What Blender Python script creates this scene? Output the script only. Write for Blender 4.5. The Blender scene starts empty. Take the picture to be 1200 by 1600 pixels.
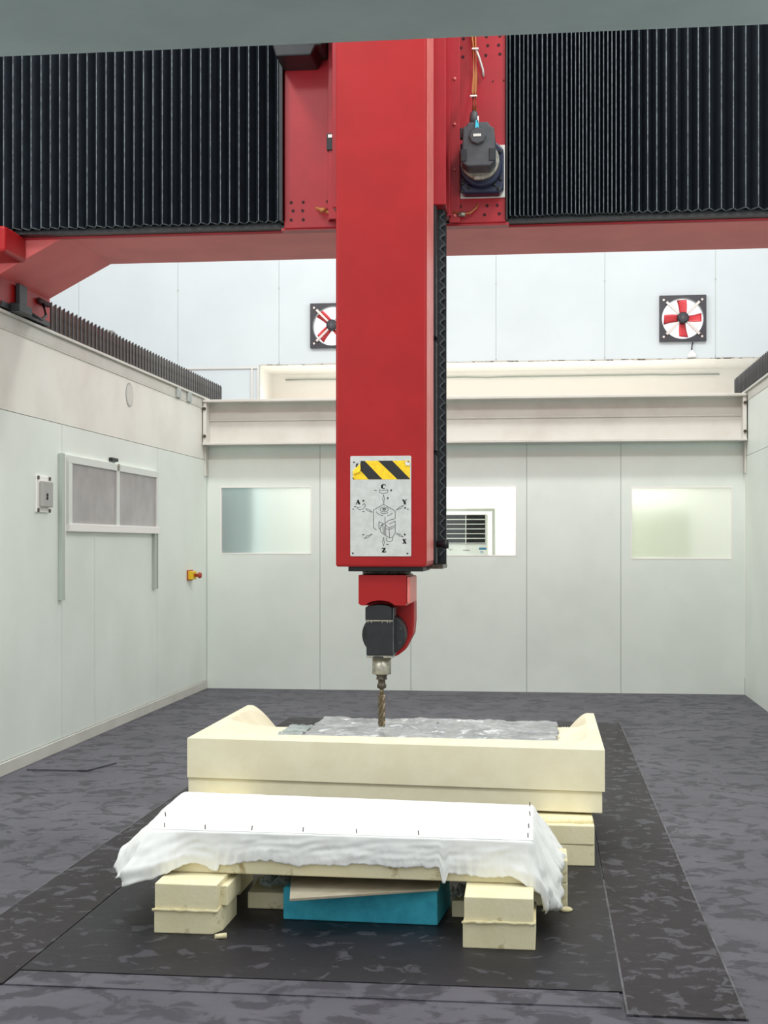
import bpy, bmesh, math, random
from mathutils import Vector, Matrix, noise
random.seed(7)
R = math.radians
scene = bpy.context.scene

# ------------------------------------------------------------------ camera
cam_d = bpy.data.cameras.new('camera')
cam = bpy.data.objects.new('camera', cam_d)
scene.collection.objects.link(cam)
cam.location = (0, 0, 1.6)
cam.rotation_euler = (R(90), 0, math.atan(248 / 2150))
cam_d.sensor_fit = 'HORIZONTAL'
cam_d.sensor_width = 36
cam_d.lens = 36 * 2150 / 1200
cam_d.shift_y = 50 / 1200
cam_d.clip_end = 200
scene.camera = cam

# ------------------------------------------------------------------ world, lamps, exposure
w = bpy.data.worlds.new('world'); scene.world = w
w.use_nodes = True
bg = w.node_tree.nodes['Background']
bg.inputs[0].default_value = (0.96, 0.985, 1.0, 1)
bg.inputs[1].default_value = 0.95
scene.view_settings.view_transform = 'Standard'
scene.view_settings.look = 'None'
scene.view_settings.exposure = 0.16
scene.view_settings.gamma = 1
scene.view_settings.use_curve_mapping = False

def area(name, loc, sx, sy, power, col=(1, .99, .96), rot=(0, 0, 0)):
    d = bpy.data.lights.new(name, 'AREA'); d.shape = 'RECTANGLE'; d.size = sx; d.size_y = sy
    d.energy = power; d.color = col
    o = bpy.data.objects.new(name, d); o.location = loc; o.rotation_euler = rot
    scene.collection.objects.link(o); return o
# high-bay hall lamps hung in two rows under the roof, last pair: unseen fill lamps added to brighten the pit
for y, z, e, s in ((2.5, 7.4, 260, .45), (7.0, 7.4, 330, .4), (12.0, 7.0, 330, .3), (4.9, 3.4, 80, .5)):
    for x in (-3.2, 1.7):
        d = bpy.data.lights.new('hall_and_fill_lamp', 'POINT'); d.energy = e; d.shadow_soft_size = s; d.color = (1, .99, .965)
        o = bpy.data.objects.new('hall_and_fill_lamp', d); o.location = (x, y, z); scene.collection.objects.link(o)
# ceiling lamp of the small room behind the back wall, and tube in the recess above it
area('back_room_lamp', (-0.8, 15.9, 2.95), 5.0, 0.5, 90)
area('recess_lamp', (-0.8, 16.35, 3.2), 5.2, 0.12, 5, (1, .98, .94), (R(180), 0, 0))

# ------------------------------------------------------------------ materials
MATS = {}
def lin(c):
    return tuple(((v / 255) / 12.92 if v / 255 <= .04045 else ((v / 255 + .055) / 1.055) ** 2.4) for v in c)
def mat(name, col, rough=.5, metal=0., col2=None, scale=5., detail=4., lo=.4, hi=.6, bump=0., bscale=None,
        spec=.5, stretch=None, coat=0., col3=None, scale3=3., lo3=.55, hi3=.6, trans=0., emit=None, subs=0.):
    m = bpy.data.materials.new(name); m.use_nodes = True
    nt = m.node_tree; N = nt.nodes; L = nt.links
    b = N['Principled BSDF']
    b.inputs['Base Color'].default_value = (*lin(col), 1)
    b.inputs['Roughness'].default_value = rough
    b.inputs['Metallic'].default_value = metal
    b.inputs['Specular IOR Level'].default_value = spec
    b.inputs['Coat Weight'].default_value = coat
    b.inputs['Transmission Weight'].default_value = trans
    tc = N.new('ShaderNodeTexCoord')
    mp = N.new('ShaderNodeMapping'); L.new(tc.outputs['Object'], mp.inputs[0])
    if stretch: mp.inputs['Scale'].default_value = stretch
    def nz(s, d=4., dist=0.):
        n = N.new('ShaderNodeTexNoise'); n.inputs['Scale'].default_value = s
        n.inputs['Detail'].default_value = d; n.inputs['Roughness'].default_value = .6
        n.inputs['Distortion'].default_value = dist
        L.new(mp.outputs[0], n.inputs['Vector']); return n
    def ramp(src, a, c):
        r = N.new('ShaderNodeMapRange'); r.inputs[1].default_value = a; r.inputs[2].default_value = c
        L.new(src, r.inputs[0]); return r.outputs[0]
    if col2:
        n = nz(scale, detail)
        mx = N.new('ShaderNodeMix'); mx.data_type = 'RGBA'
        mx.inputs['A'].default_value = (*lin(col), 1); mx.inputs['B'].default_value = (*lin(col2), 1)
        L.new(ramp(n.outputs[0], lo, hi), mx.inputs['Factor'])
        out = mx.outputs['Result']
        if col3:
            n3 = nz(scale3, 7, .6)
            m3 = N.new('ShaderNodeMix'); m3.data_type = 'RGBA'
            m3.inputs['B'].default_value = (*lin(col3), 1)
            L.new(out, m3.inputs['A']); L.new(ramp(n3.outputs[0], lo3, hi3), m3.inputs['Factor'])
            out = m3.outputs['Result']
        L.new(out, b.inputs['Base Color'])
    if bump:
        nb = nz(bscale or scale * 6, 5)
        bp = N.new('ShaderNodeBump'); bp.inputs['Strength'].default_value = bump; bp.inputs['Distance'].default_value = .02
        L.new(nb.outputs[0], bp.inputs['Height']); L.new(bp.outputs[0], b.inputs['Normal'])
    if emit:
        b.inputs['Emission Color'].default_value = (*lin(emit), 1); b.inputs['Emission Strength'].default_value = 1
    MATS[name] = m
    return m
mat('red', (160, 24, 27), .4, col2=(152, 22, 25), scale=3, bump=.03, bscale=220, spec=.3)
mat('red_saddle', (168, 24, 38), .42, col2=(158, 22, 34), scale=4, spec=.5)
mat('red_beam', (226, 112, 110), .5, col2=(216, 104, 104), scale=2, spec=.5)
mat('red_lit', (222, 128, 122), .4, col2=(212, 112, 108), scale=9)  # paler red: light on the column and yoke sides put into the colour
mat('bellows', (20, 28, 37), .5, col2=(15, 21, 28), scale=12, bump=.05)
mat('bellows_edge', (98, 108, 112), .6, col2=(62, 70, 75), scale=30)
mat('rail_bellows', (128, 128, 122), .6, col2=(88, 90, 88), scale=9, lo=.35, hi=.65)
mat('black', (26, 30, 35), .45, col2=(20, 23, 27), scale=20)
mat('black_frame', (34, 37, 43), .4)
mat('hole', (58, 16, 20), .8)
mat('charcoal', (70, 74, 78), .5, col2=(60, 64, 68), scale=20)
mat('navy', (24, 34, 62), .35)
mat('steel', (176, 172, 160), .35, .75, col2=(150, 146, 134), scale=30)
mat('alu', (205, 206, 200), .4, .35)
mat('dark_steel', (96, 88, 78), .4, .7, col2=(66, 60, 52), scale=40)
mat('bronze', (132, 118, 96), .32, .7, col2=(108, 96, 76), scale=60)
mat('copper', (176, 112, 62), .5, .2)
mat('wall', (232, 242, 234), .55, col2=(227, 237, 229), scale=1.4, bump=.02, bscale=160)
mat('wall_left', (238, 246, 238), .5, col2=(230, 238, 229), scale=1.2, lo=.35, hi=.7, bump=.015, bscale=120)
mat('cream', (212, 212, 204), .55, col2=(200, 198, 189), scale=2.2, lo=.45, hi=.75)
mat('far_wall', (194, 203, 205), .6, col2=(190, 199, 201), scale=1)
mat('cream_band', (240, 240, 231), .55, col2=(228, 227, 217), scale=1.6, lo=.45, hi=.75)
mat('white', (246, 245, 240), .5)
mat('white_recess', (250, 248, 240), .7, col2=(240, 237, 226), scale=3, lo=.6, hi=.8)
mat('seam', (172, 181, 175), .8)
mat('dirt', (90, 84, 74), .9, col2=(180, 174, 160), scale=14, lo=.45, hi=.5)
mat('lintel', (158, 174, 175), .6, col2=(152, 168, 169), scale=3, bump=.03, bscale=300)
mat('floor', (83, 82, 90), .55, col2=(95, 94, 102), scale=1.3, lo=.35, hi=.65, bump=.1, bscale=14,
    col3=(64, 63, 70), scale3=7., lo3=.50, hi3=.58, spec=.3)
mat('plate', (44, 40, 44), .55, col2=(35, 31, 34), scale=1.8, lo=.35, hi=.65, bump=.08, bscale=14,
    col3=(76, 75, 81), scale3=11, lo3=.55, hi3=.59, spec=.3)
mat('plate_center', (37, 36, 42), .5, col2=(30, 29, 34), scale=2.2, lo=.35, hi=.65, bump=.08, bscale=14,
    col3=(66, 65, 72), scale3=9, lo3=.58, hi3=.62, spec=.3)
mat('plate_edge', (104, 103, 108), .6, col2=(76, 75, 79), scale=6)
mat('foam', (240, 233, 206), .85, col2=(235, 227, 198), scale=6, bump=.05, bscale=120, spec=.2)
mat('foam_old', (236, 226, 186), .85, col2=(242, 233, 198), scale=7, lo=.35, hi=.6, col3=(190, 174, 128), scale3=6, lo3=.61, hi3=.68,
    bump=.12, bscale=50, spec=.2)
mat('foam_glue', (240, 230, 190), .6, col2=(226, 213, 166), scale=20, bump=.2, bscale=40)
mat('cloth', (246, 247, 246), .7, col2=(242, 243, 242), scale=6, spec=.2)
mat('blue_foam', (58, 172, 196), .8, col2=(48, 156, 182), scale=14, bump=.15, bscale=70)
mat('board', (176, 168, 148), .75, col2=(160, 150, 130), scale=6)
mat('film', (176, 178, 178), .22, col2=(128, 131, 132), scale=5, lo=.35, hi=.65, col3=(236, 238, 238), scale3=8, lo3=.58, hi3=.66, spec=.8)
mat('film_low', (168, 178, 174), .3, col2=(122, 134, 130), scale=6, col3=(216, 224, 222), scale3=7, lo3=.58, hi3=.66)
mat('yellow', (246, 208, 24), .5, col2=(232, 190, 20), scale=40)
mat('tape_black', (26, 26, 28), .5)
mat('sign_plate', (200, 202, 200), .45, .15, col2=(190, 192, 190), scale=20)
mat('ink', (18, 18, 18), .6)
mat('ink_grey', (98, 100, 98), .6)
mat('ink_blue', (70, 140, 180), .6)
mat('fan_red', (205, 60, 66), .4)
mat('fan_steel', (190, 184, 178), .35, .5)
mat('frost_left', (176, 172, 172), .35, col2=(158, 154, 154), scale=4, lo=.35, hi=.65)
mat('frost', (236, 242, 238), .55, trans=.85)
mat('clear', (246, 250, 248), .02, trans=1.)
mat('cab_blue', (180, 208, 218), .6)
mat('cab_yellow', (250, 248, 226), .6)
mat('ac_white', (244, 244, 240), .45)
mat('estop_red', (170, 70, 50), .5)
mat('grey_box', (176, 176, 172), .5)
mat('cyan', (60, 190, 215), .5)
mat('guide', (186, 197, 188), .5)
mat('trim_green', (226, 233, 226), .5)

# ------------------------------------------------------------------ builders
COL = scene.collection
ORI = {}
class MB:
    def __init__(s): s.v = []; s.f = []; s.sm = []
    def add(s, vs, fs, smooth=False):
        k = len(s.v); s.v += [tuple(v) for v in vs]; s.f += [tuple(i + k for i in f) for f in fs]; s.sm += [smooth] * len(fs)
        return s
    def box(s, x0, x1, y0, y1, z0, z1):
        vs = [(x, y, z) for z in (z0, z1) for y in (y0, y1) for x in (x0, x1)]
        return s.add(vs, [(0, 2, 3, 1), (4, 5, 7, 6), (0, 1, 5, 4), (2, 6, 7, 3), (0, 4, 6, 2), (1, 3, 7, 5)])
    def prism(s, poly, axis, a, b):
        def P(p, q):
            return (q, p[0], p[1]) if axis == 'x' else (p[0], q, p[1]) if axis == 'y' else (p[0], p[1], q)
        n = len(poly)
        vs = [P(p, a) for p in poly] + [P(p, b) for p in poly]
        return s.add(vs, [tuple(range(n)), tuple(range(2 * n - 1, n - 1, -1))] + [(i, (i + 1) % n, (i + 1) % n + n, i + n) for i in range(n)])
    def hull8(s, bot, top):           # two quads (x,y,z) lists
        return s.add(list(bot) + list(top), [(3, 2, 1, 0), (4, 5, 6, 7)] + [(i, (i + 1) % 4, (i + 1) % 4 + 4, i + 4) for i in range(4)])
    def lathe(s, c, prof, axis='z', n=24, smooth=True):     # prof: (r, h)
        vs = []
        for r, h in prof:
            for i in range(n):
                a = 2 * math.pi * i / n; u, v = r * math.cos(a), r * math.sin(a)
                p = (u, v, h) if axis == 'z' else (h, u, v) if axis == 'x' else (u, h, v)
                vs.append((c[0] + p[0], c[1] + p[1], c[2] + p[2]))
        m = len(prof); fs = []
        for j in range(m - 1):
            for i in range(n):
                k = (i + 1) % n
                fs.append((j * n + i, j * n + k, (j + 1) * n + k, (j + 1) * n + i))
        s.add(vs, fs, smooth)
        k0 = len(s.v) - len(vs)
        s.f += [tuple(k0 + i for i in range(n)), tuple(k0 + (m - 1) * n + i for i in range(n))]; s.sm += [False, False]
        return s
    def tube(s, pts, r, n=8):
        pts = [Vector(p) for p in pts]; vs = []; fs = []
        for i, p in enumerate(pts):
            d = (pts[min(i + 1, len(pts) - 1)] - pts[max(i - 1, 0)]).normalized()
            up = Vector((0, 0, 1)) if abs(d.z) < .9 else Vector((0, 1, 0))
            a = d.cross(up).normalized(); b = d.cross(a)
            rr = r[i] if isinstance(r, (list, tuple)) else r
            for k in range(n):
                t = 2 * math.pi * k / n; vs.append(p + a * math.cos(t) * rr + b * math.sin(t) * rr)
        for i in range(len(pts) - 1):
            for k in range(n):
                l = (k + 1) % n
                fs.append((i * n + k, i * n + l, (i + 1) * n + l, (i + 1) * n + k))
        k0 = len(s.v); s.add(vs, fs, True)
        s.f += [tuple(k0 + i for i in range(n)), tuple(k0 + (len(pts) - 1) * n + i for i in range(n))]; s.sm += [False, False]
        return s
    def grid(s, fn, nu, nv, smooth=True):
        vs = [fn(i / nu, j / nv) for j in range(nv + 1) for i in range(nu + 1)]
        fs = [(j * (nu + 1) + i, j * (nu + 1) + i + 1, (j + 1) * (nu + 1) + i + 1, (j + 1) * (nu + 1) + i) for j in range(nv) for i in range(nu)]
        return s.add(vs, fs, smooth)
    def ribbon(s, pts, wd, y, th=.0006):                   # flat print line on an XZ face
        for (x0, z0), (x1, z1) in zip(pts[:-1], pts[1:]):
            dx, dz = x1 - x0, z1 - z0; l = math.hypot(dx, dz) or 1e-6; nx, nz = -dz / l * wd / 2, dx / l * wd / 2
            s.prism([(x0 + nx, z0 + nz), (x0 - nx, z0 - nz), (x1 - nx, z1 - nz), (x1 + nx, z1 + nz)], 'y', y, y + th)
        return s
    def mesh(s, name, off=(0, 0, 0), recalc=True):
        me = bpy.data.meshes.new(name)
        me.from_pydata([(v[0] - off[0], v[1] - off[1], v[2] - off[2]) for v in s.v], [], s.f)
        for p, q in zip(me.polygons, s.sm): p.use_smooth = q
        if recalc:
            bm = bmesh.new(); bm.from_mesh(me); bmesh.ops.recalc_face_normals(bm, faces=bm.faces); bm.to_mesh(me); bm.free()
        return me
    def build(s, name, m, parent=None, base=None, bevel=0, seg=2, recalc=True):
        if parent is not None: off = ORI[parent.name]
        elif base is not None: off = base
        else:
            xs = [v[0] for v in s.v]; ys = [v[1] for v in s.v]; zs = [v[2] for v in s.v]
            off = ((min(xs) + max(xs)) / 2, (min(ys) + max(ys)) / 2, min(zs))
        o = bpy.data.objects.new(name, s.mesh(name, off, recalc)); COL.objects.link(o)
        o.data.materials.append(MATS[m])
        if parent is not None: o.parent = parent
        else: o.location = off
        ORI[o.name] = off
        if bevel:
            b = o.modifiers.new('bevel', 'BEVEL'); b.width = bevel; b.segments = seg; b.limit_method = 'ANGLE'; b.angle_limit = R(35)
        return o
def tag(o, label, cat, group=None):
    o['label'] = label; o['category'] = cat
    if group: o['group'] = group
    return o
def struct(o, label=None, cat=None):
    o['kind'] = 'structure'
    if label: o['label'] = label
    if cat: o['category'] = cat
    return o
def thing(name, base, label=None, cat=None, group=None):
    o = bpy.data.objects.new(name, None); COL.objects.link(o); o.location = base; o.empty_display_size = .1
    ORI[o.name] = tuple(base)
    if label: tag(o, label, cat, group)
    return o
def share(src, name, loc, parent, m=None):                 # another object on the same mesh
    o = bpy.data.objects.new(name, src.data); COL.objects.link(o); o.parent = parent; o.location = loc
    ORI[o.name] = ORI[parent.name]
    return o
def nz(x, y=0, z=0): return noise.noise(Vector((x, y, z)))
def box(*a): return MB().box(*a)

XL, XR, YB, YF = -3.706, 2.133, 14.95, 16.0

# ================================================================== SETTING
fl = struct(box(-8, 7, -1.5, 17.2, -.1, 0).build('floor', 'floor'), 'grey violet mottled workshop floor with flaking dust', 'floor')
box(-2.312, -1.948, 4.80, 12.45, 0, .008).build('floor_plate', 'plate', fl)
box(-1.942, .282, 4.96, 12.45, 0, .008).build('floor_plate', 'plate_center', fl)
box(.290, .678, 4.72, 12.42, 0, .008).build('floor_plate', 'plate', fl)
MB().box(.678, .686, 4.72, 12.42, 0, .009).box(.282, .290, 4.72, 6.6, 0, .009).build('plate_edge', 'plate_edge', fl)
MB().box(-2.318, -2.312, 4.80, 12.45, 0, .009).build('plate_edge', 'plate_edge', fl)
box(-1.942, .27, 4.80, 4.957, 0, .005).build('threshold_strip', 'floor', fl)
MB().prism([(-3.62, 9.36), (-3.18, 9.36), (-3.08, 9.72), (-3.36, 9.72)], 'z', 0, .012).build('floor_plate', 'floor', fl)

# back wall: panels with open windows, seams recessed
wb = struct(box(XL - .3, XR + .3, YB + .035, YB + .06, 2.36, 3.14).build('wall_back', 'wall'), 'pale green white panel wall behind the foam moulds', 'wall')
seams = [XL, -2.433, -1.429, -.172, .832, XR]
WIN = [(-3.553, -2.526, 1.487, 2.235), (-1.245, -.282, 1.468, 2.232), (.94, 2.0, 1.437, 2.212)]
def back_panel(x0, x1, win):
    m = MB(); g = .003; x0 += g; x1 -= g; zt = 3.14; y0, y1 = YB, YB + .05
    if not win: m.box(x0, x1, y0, y1, 0, zt)
    else:
        a, b, c, d = win
        m.box(x0, a, y0, y1, 0, zt).box(b, x1, y0, y1, 0, zt).box(a, b, y0, y1, 0, c).box(a, b, y0, y1, d, zt)
    m.build('wall_panel', 'wall', wb)
for i in range(5):
    back_panel(seams[i], seams[i + 1], {0: WIN[0], 2: WIN[1], 4: WIN[2]}.get(i))
for i, x in enumerate(seams[1:-1]):
    box(x - .003, x + .003, YB + .006, YB + .04, 0, 2.7).build('joint', 'seam', wb)
# panes
for k, (a, b, c, d) in enumerate(WIN):
    W = thing('window_%d' % (k + 1), ((a + b) / 2, YB + .02, c),
              ['frosted window in back wall nearest the left corner', 'clear window in back wall with air conditioner behind it',
               'bright frosted window in back wall at the right'][k], 'window'); W['kind'] = 'structure'
    box(a, b, YB + .022, YB + .028, c, d).build('pane', 'clear' if k == 1 else 'frost', W)
    f = .012
    MB().box(a, b, YB - .003, YB + .05, c, c + f).box(a, b, YB - .003, YB + .05, d - f, d).box(a, a + f, YB - .003, YB + .05, c + f, d - f).box(b - f, b, YB - .003, YB + .05, c + f, d - f).build('window_frame', 'white', W)
# the small room behind it
rm = struct(box(XL - .3, XR + .3, 16.85, 16.95, 0, 3.1).build('wall_back_room', 'white'), 'white far wall of the small room behind the windows', 'wall')
struct(box(XL - .3, XR + .3, YB + .06, 17.0, 3.06, 3.12).build('ceiling', 'white'), 'low white ceiling of the small room behind the windows', 'ceiling')
struct(box(XL - .4, XL - .3, YB + .06, 16.9, 0, 3.06).build('wall_room_left', 'white'), 'left end wall of the small back room', 'wall')
struct(box(XR + .3, XR + .4, YB + .06, 16.9, 0, 3.06).build('wall_room_right', 'white'), 'right end wall of the small back room', 'wall')
# blurred cabinets behind the frosted panes
c1 = thing('cabinet', (-3.5, 15.3, 0), 'blue grey cabinet blurred behind the left frosted window', 'cabinet')
box(-3.95, -3.22, 15.14, 15.6, 0, 2.3).build('body', 'cab_blue', c1, bevel=.01)
box(-3.9, -3.25, 15.128, 15.14, .1, 2.25).build('door', 'cab_blue', c1, bevel=.004)
c2 = thing('cabinet', (1.4, 15.6, 0), 'pale yellow cabinet blurred behind the right frosted window', 'cabinet')
box(.7, 1.62, 15.45, 15.9, 0, 1.98).build('body', 'cab_yellow', c2, bevel=.01)
box(.74, 1.58, 15.435, 15.45, .1, 1.94).build('door', 'cab_yellow', c2, bevel=.004)

# far wall of the hall with fan openings
fw = struct(box(-14, 12, YF + .07, YF + .09, 5.0, 9).build('wall_far', 'far_wall'), 'pale blue white panel wall high behind the machine', 'wall')
FANS = [(1.586, 4.172, .235), (-2.452, 4.163, .232)]
def hole_plate(m, x0, x1, z0, z1, cx, cz, r, y0, y1):
    angs = sorted([2 * math.pi * i / 48 for i in range(48)] + [math.atan2(z - cz, x - cx) % (2 * math.pi) for x in (x0, x1) for z in (z0, z1)])
    inn = []; out = []
    for a in angs:
        ca, sa = math.cos(a), math.sin(a)
        t = min([(x1 - cx) / ca if ca > 1e-6 else (x0 - cx) / ca if ca < -1e-6 else 1e9, (z1 - cz) / sa if sa > 1e-6 else (z0 - cz) / sa if sa < -1e-6 else 1e9])
        inn.append((cx + r * ca, cz + r * sa)); out.append((cx + t * ca, cz + t * sa))
    n = len(angs); vs = []; fs = []
    for y in (y0, y1):
        vs += [(p[0], y, p[1]) for p in inn] + [(p[0], y, p[1]) for p in out]
    for i in range(n):
        j = (i + 1) % n
        fs += [(i, j, n + j, n + i), (2 * n + i, 2 * n + j, 3 * n + j, 3 * n + i), (i, j, 2 * n + j, 2 * n + i), (n + i, n + j, 3 * n + j, 3 * n + i)]
    return m.add(vs, fs)
fs_ = [-14, -9.2, -8.0, -6.76, -5.537, -4.316, -3.093, -1.815, -.538, .709, 1.955, 3.2, 4.45, 5.7, 12]
for x0, x1 in zip(fs_[:-1], fs_[1:]):
    m = MB(); x0 += .003; x1 -= .003
    fan = [f for f in FANS if x0 < f[0] < x1]
    zlo = 3.72 if x0 > -3.3 and x1 < 3.3 else 0
    if x0 < -3.09 < -3.0 and abs(x0 + 3.09) < .01: zlo = 3.72
    if abs(x0 + 4.313) < .01:            # panel that the recess cuts into
        m.box(x0, -3.332, YF, YF + .06, 0, 9).box(-3.332, x1, YF, YF + .06, 3.72, 9)
    elif fan:
        cx, cz, r = fan[0]
        m.box(x0, x1, YF, YF + .06, zlo, 3.85).box(x0, x1, YF, YF + .06, 4.5, 9)
        hole_plate(m, x0, x1, 3.85, 4.5, cx, cz, r, YF, YF + .06)
    else: m.box(x0, x1, YF, YF + .06, zlo, 9)
    m.build('wall_panel', 'far_wall', fw)
for x in fs_[3:-2]:
    box(x - .003, x + .003, YF + .004, YF + .06, 3.75 if -3.2 < x < 3.1 else 0, 7).build('joint', 'seam', fw)
for x in (-3.093, -.538, .709, 1.955, -4.316):
    MB().lathe((x, YF - .004, 4.62), [(.012, 0), (.012, .01)], 'y', 10).build('rivet', 'seam', fw)
# recess above the back room
rc = struct(box(-3.44, 3.3, 17.0, 17.06, 3.1, 3.78).build('wall_recess', 'white_recess'), 'bright cream recess wall above the steel cross beam', 'wall')
box(-3.44, 3.3, YF + .06, 17.0, 3.72, 3.78).build('soffit', 'white_recess', rc)
MB().prism([(-3.44, YF + .0605), (-3.338, YF + .0605), (-3.372, 17.0), (-3.44, 17.0)], 'z', 3.1, 3.72).build('return_wall', 'white_recess', rc)
m = MB()
x = -3.33
while x < 3.1:
    l = random.uniform(.08, .3); m.box(x, x + l, YF - .004, YF + .004, 3.712 - random.uniform(0, .006), 3.712 + random.uniform(.002, .012)); x += l
m.build('dirty_edge', 'dirt', rc)
tag(MB().tube([(-3.2 + i * .28, 16.98, 3.655 + .012 * nz(i * .6, 3)) for i in range(20)], .009, 6).build('cable', 'seam'), 'thin grey cable running along the bright recess wall', 'cable')
struct(box(-4.32, -3.332, YF - .02, YF, 3.675, 3.695).build('trim_1', 'alu'), 'thin aluminium trim line on the far wall left', 'trim')
struct(MB().box(-3.425, -3.405, YF - .02, YF, 3.1, 3.675).box(-3.352, -3.332, YF - .02, YF, 3.1, 3.675).build('trim_2', 'alu'), 'upright aluminium corner trims beside the bright recess', 'trim')

# fans
def fan(cx, cz, s, rot, label):
    F = thing('exhaust_fan', (cx, YF - .05, cz - .27), label, 'fan', 'exhaust fans in the far wall')
    m = MB(); hole_plate(m, cx - .262, cx + .262, cz - .262, cz + .262, cx, cz, .236, YF - .045, YF - .002)
    fr = m.build('frame', 'black_frame', F, bevel=0)
    for sx in (-1, 1):
        for sz in (-1, 1):
            MB().lathe((cx + sx * .215, YF - .052, cz + sz * .21), [(.013, 0), (.013, .01)], 'y', 10).build('screw', 'fan_steel', F)
            a = math.atan2(sz, sx)
            m = MB()
            d = Vector((math.cos(a), 0, math.sin(a))); nrm = Vector((-d.z, 0, d.x))
            q = []
            for t, ww in ((.06, .012), (.262, .016)):
                c = Vector((cx, 0, cz)) + d * t
                q += [c - nrm * ww, c + nrm * ww]
            poly = [(q[0].x, q[0].z), (q[1].x, q[1].z), (q[3].x, q[3].z), (q[2].x, q[2].z)]
            m.prism(poly, 'y', YF - .07, YF - .05).build('bracket_arm', 'fan_steel', F, bevel=.004)
    for k in range(4):
        a = rot + k * math.pi / 2
        d = Vector((math.cos(a), 0, math.sin(a))); nrm = Vector((-d.z, 0, d.x))
        def P(u, v):
            t = .05 + .16 * u; ww = .036 + .016 * u
            c = Vector((cx, 0, cz)) + d * t + nrm * (v - .5) * 2 * ww + nrm * .02 * u * u
            return (c.x, YF - .02 + (v - .5) * .05, c.z)
        g = MB().grid(P, 6, 4).build('blade', 'fan_red', F, recalc=False)
        so = g.modifiers.new('s', 'SOLIDIFY'); so.thickness = .004
    MB().lathe((cx, YF - .10, cz), [(.045, 0), (.062, .008), (.066, .03), (.066, .085)], 'y', 24).build('motor', 'black_frame', F)
    MB().lathe((cx - .003, YF - .104, cz), [(.02, 0), (.03, .006)], 'y', 16).build('motor_cap', 'charcoal', F)
fan(*FANS[0], R(88), 'whole exhaust fan with red blades high on the right far wall')
fan(*FANS[1], R(42), 'exhaust fan half hidden behind the red column')
tag(MB().tube([(1.70, YF - .02, 3.90), (1.69, YF - .02, 3.86), (1.685, YF - .03, 3.80)], .007, 6).build('fan_cable', 'black'), 'short black cable hanging below the right exhaust fan', 'cable')
tag(MB().lathe((1.69, YF - .03, 3.73), [(.05, 0), (.045, .03), (.02, .06), (.014, .075)], 'z', 14).build('cable_outlet', 'white'), 'small white cable outlet under the right exhaust fan', 'outlet')

# left wall: upper cream band, lower panels, window is separate
wl = struct(box(XL - .2, XL - .045, 1.0, YB + .1, 0, 3.08).build('wall_left', 'wall_left'), 'long pale green white side wall carrying the left rail', 'wall')
box(XL - .045, XL, 1.0, YB, 2.532, 3.085).build('upper_band', 'cream_band', wl)
ls = [1.0, 4.2, 7.3, 10.32, 12.98, YB]
for a, b in zip(ls[:-1], ls[1:]):
    box(XL - .045, XL, a + .004, b - .004, .095, 2.527).build('wall_panel', 'wall_left', wl)
box(XL - .01, XL + .001, 11.105, 11.1075, .1, 1.66).build('joint', 'seam', wl)
box(XL - .05, XL + .008, 1.0, YB, 3.085, 3.10).build('ledge', 'cream', wl)
box(XL - .3, XL + .006, 1.0, YB + .02, 3.10, 3.19).build('beam_flange', 'cream', wl, bevel=.004)
box(XL - .35, XL + .03, 1.0, YB + .05, 3.19, 3.212).build('top_plate', 'cream', wl, bevel=.003)
for y in (13.62, 14.05): box(XL, XL + .03, y, y + .14, 3.09, 3.19).build('clip', 'seam', wl, bevel=.005)
bb = struct(MB().box(XL - .045, XL + .012, 1.0, YB, 0, .09).build('baseboard_left', 'cream', bevel=.004), 'low pale skirting along the left wall', 'skirting')
# right wall
wr = struct(box(XR + .045, XR + .2, 1.0, YB + .1, 0, 3.1).build('wall_right', 'wall_left'), 'pale side wall at the right edge', 'wall')
rs = [1.0, 5.0, 9.0, 12.2, YB]
for a, b in zip(rs[:-1], rs[1:]): box(XR, XR + .045, a + .004, b - .004, 0, 2.527).build('wall_panel', 'wall_left', wr)
box(XR, XR + .045, 1.0, YB, 2.532, 3.1).build('upper_band', 'wall_left', wr)
box(XR - .006, XR + .3, 1.0, YB + .02, 3.10, 3.19).build('beam_flange', 'cream', wr, bevel=.004)
box(XR - .03, XR + .35, 1.0, YB + .05, 3.19, 3.212).build('top_plate', 'cream', wr, bevel=.003)

# steel cross beam at the back
ib = thing('steel_beam', (-.78, YB - .1, 2.68), 'cream painted steel I-beam spanning the back wall between side walls', 'beam')
box(XL + .01, XR - .01, YB - .05, YB - .02, 2.7, 3.16).build('web', 'cream', ib)
box(XL + .01, XR - .01, YB - .24, YB + .02, 3.15, 3.178).build('top_flange', 'cream', ib, bevel=.004)
box(XL + .01, XR - .01, YB - .24, YB + .02, 2.682, 2.708).build('bottom_flange', 'cream', ib, bevel=.004)
box(XL + .03, XR - .03, YB - .07, YB - .05, 2.955, 2.975).build('weld_ridge', 'cream', ib, bevel=.006)
for x in (XL + .012, XR - .05):
    box(x, x + .038, YB - .22, YB - .05, 2.708, 3.15).build('end_plate', 'cream', ib, bevel=.004)
    for z in (2.78, 3.08):
        MB().lathe((x + .019, YB - .238, z), [(.018, 0), (.018, .018)], 'y', 6, False).build('bolt', 'dark_steel', ib)
for x in (XL + .002, XR - .02):
    box(x, x + .018, YB - .12, YB - .01, 2.35, 2.68).build('hanger', 'cream', ib)

# overhead lintel close to the camera
ln = thing('lintel', (-.8, 4.2, 3.25), 'broad grey overhead lintel across the top of the picture', 'beam'); ln['kind'] = 'structure'
box(-4.6, 3.2, 3.6, 4.487, 3.25, 3.9).build('box_beam', 'lintel', ln, bevel=.008)
box(-4.6, 3.2, 3.56, 3.6, 3.22, 3.95).build('front_fascia', 'lintel', ln, bevel=.004)

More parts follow.
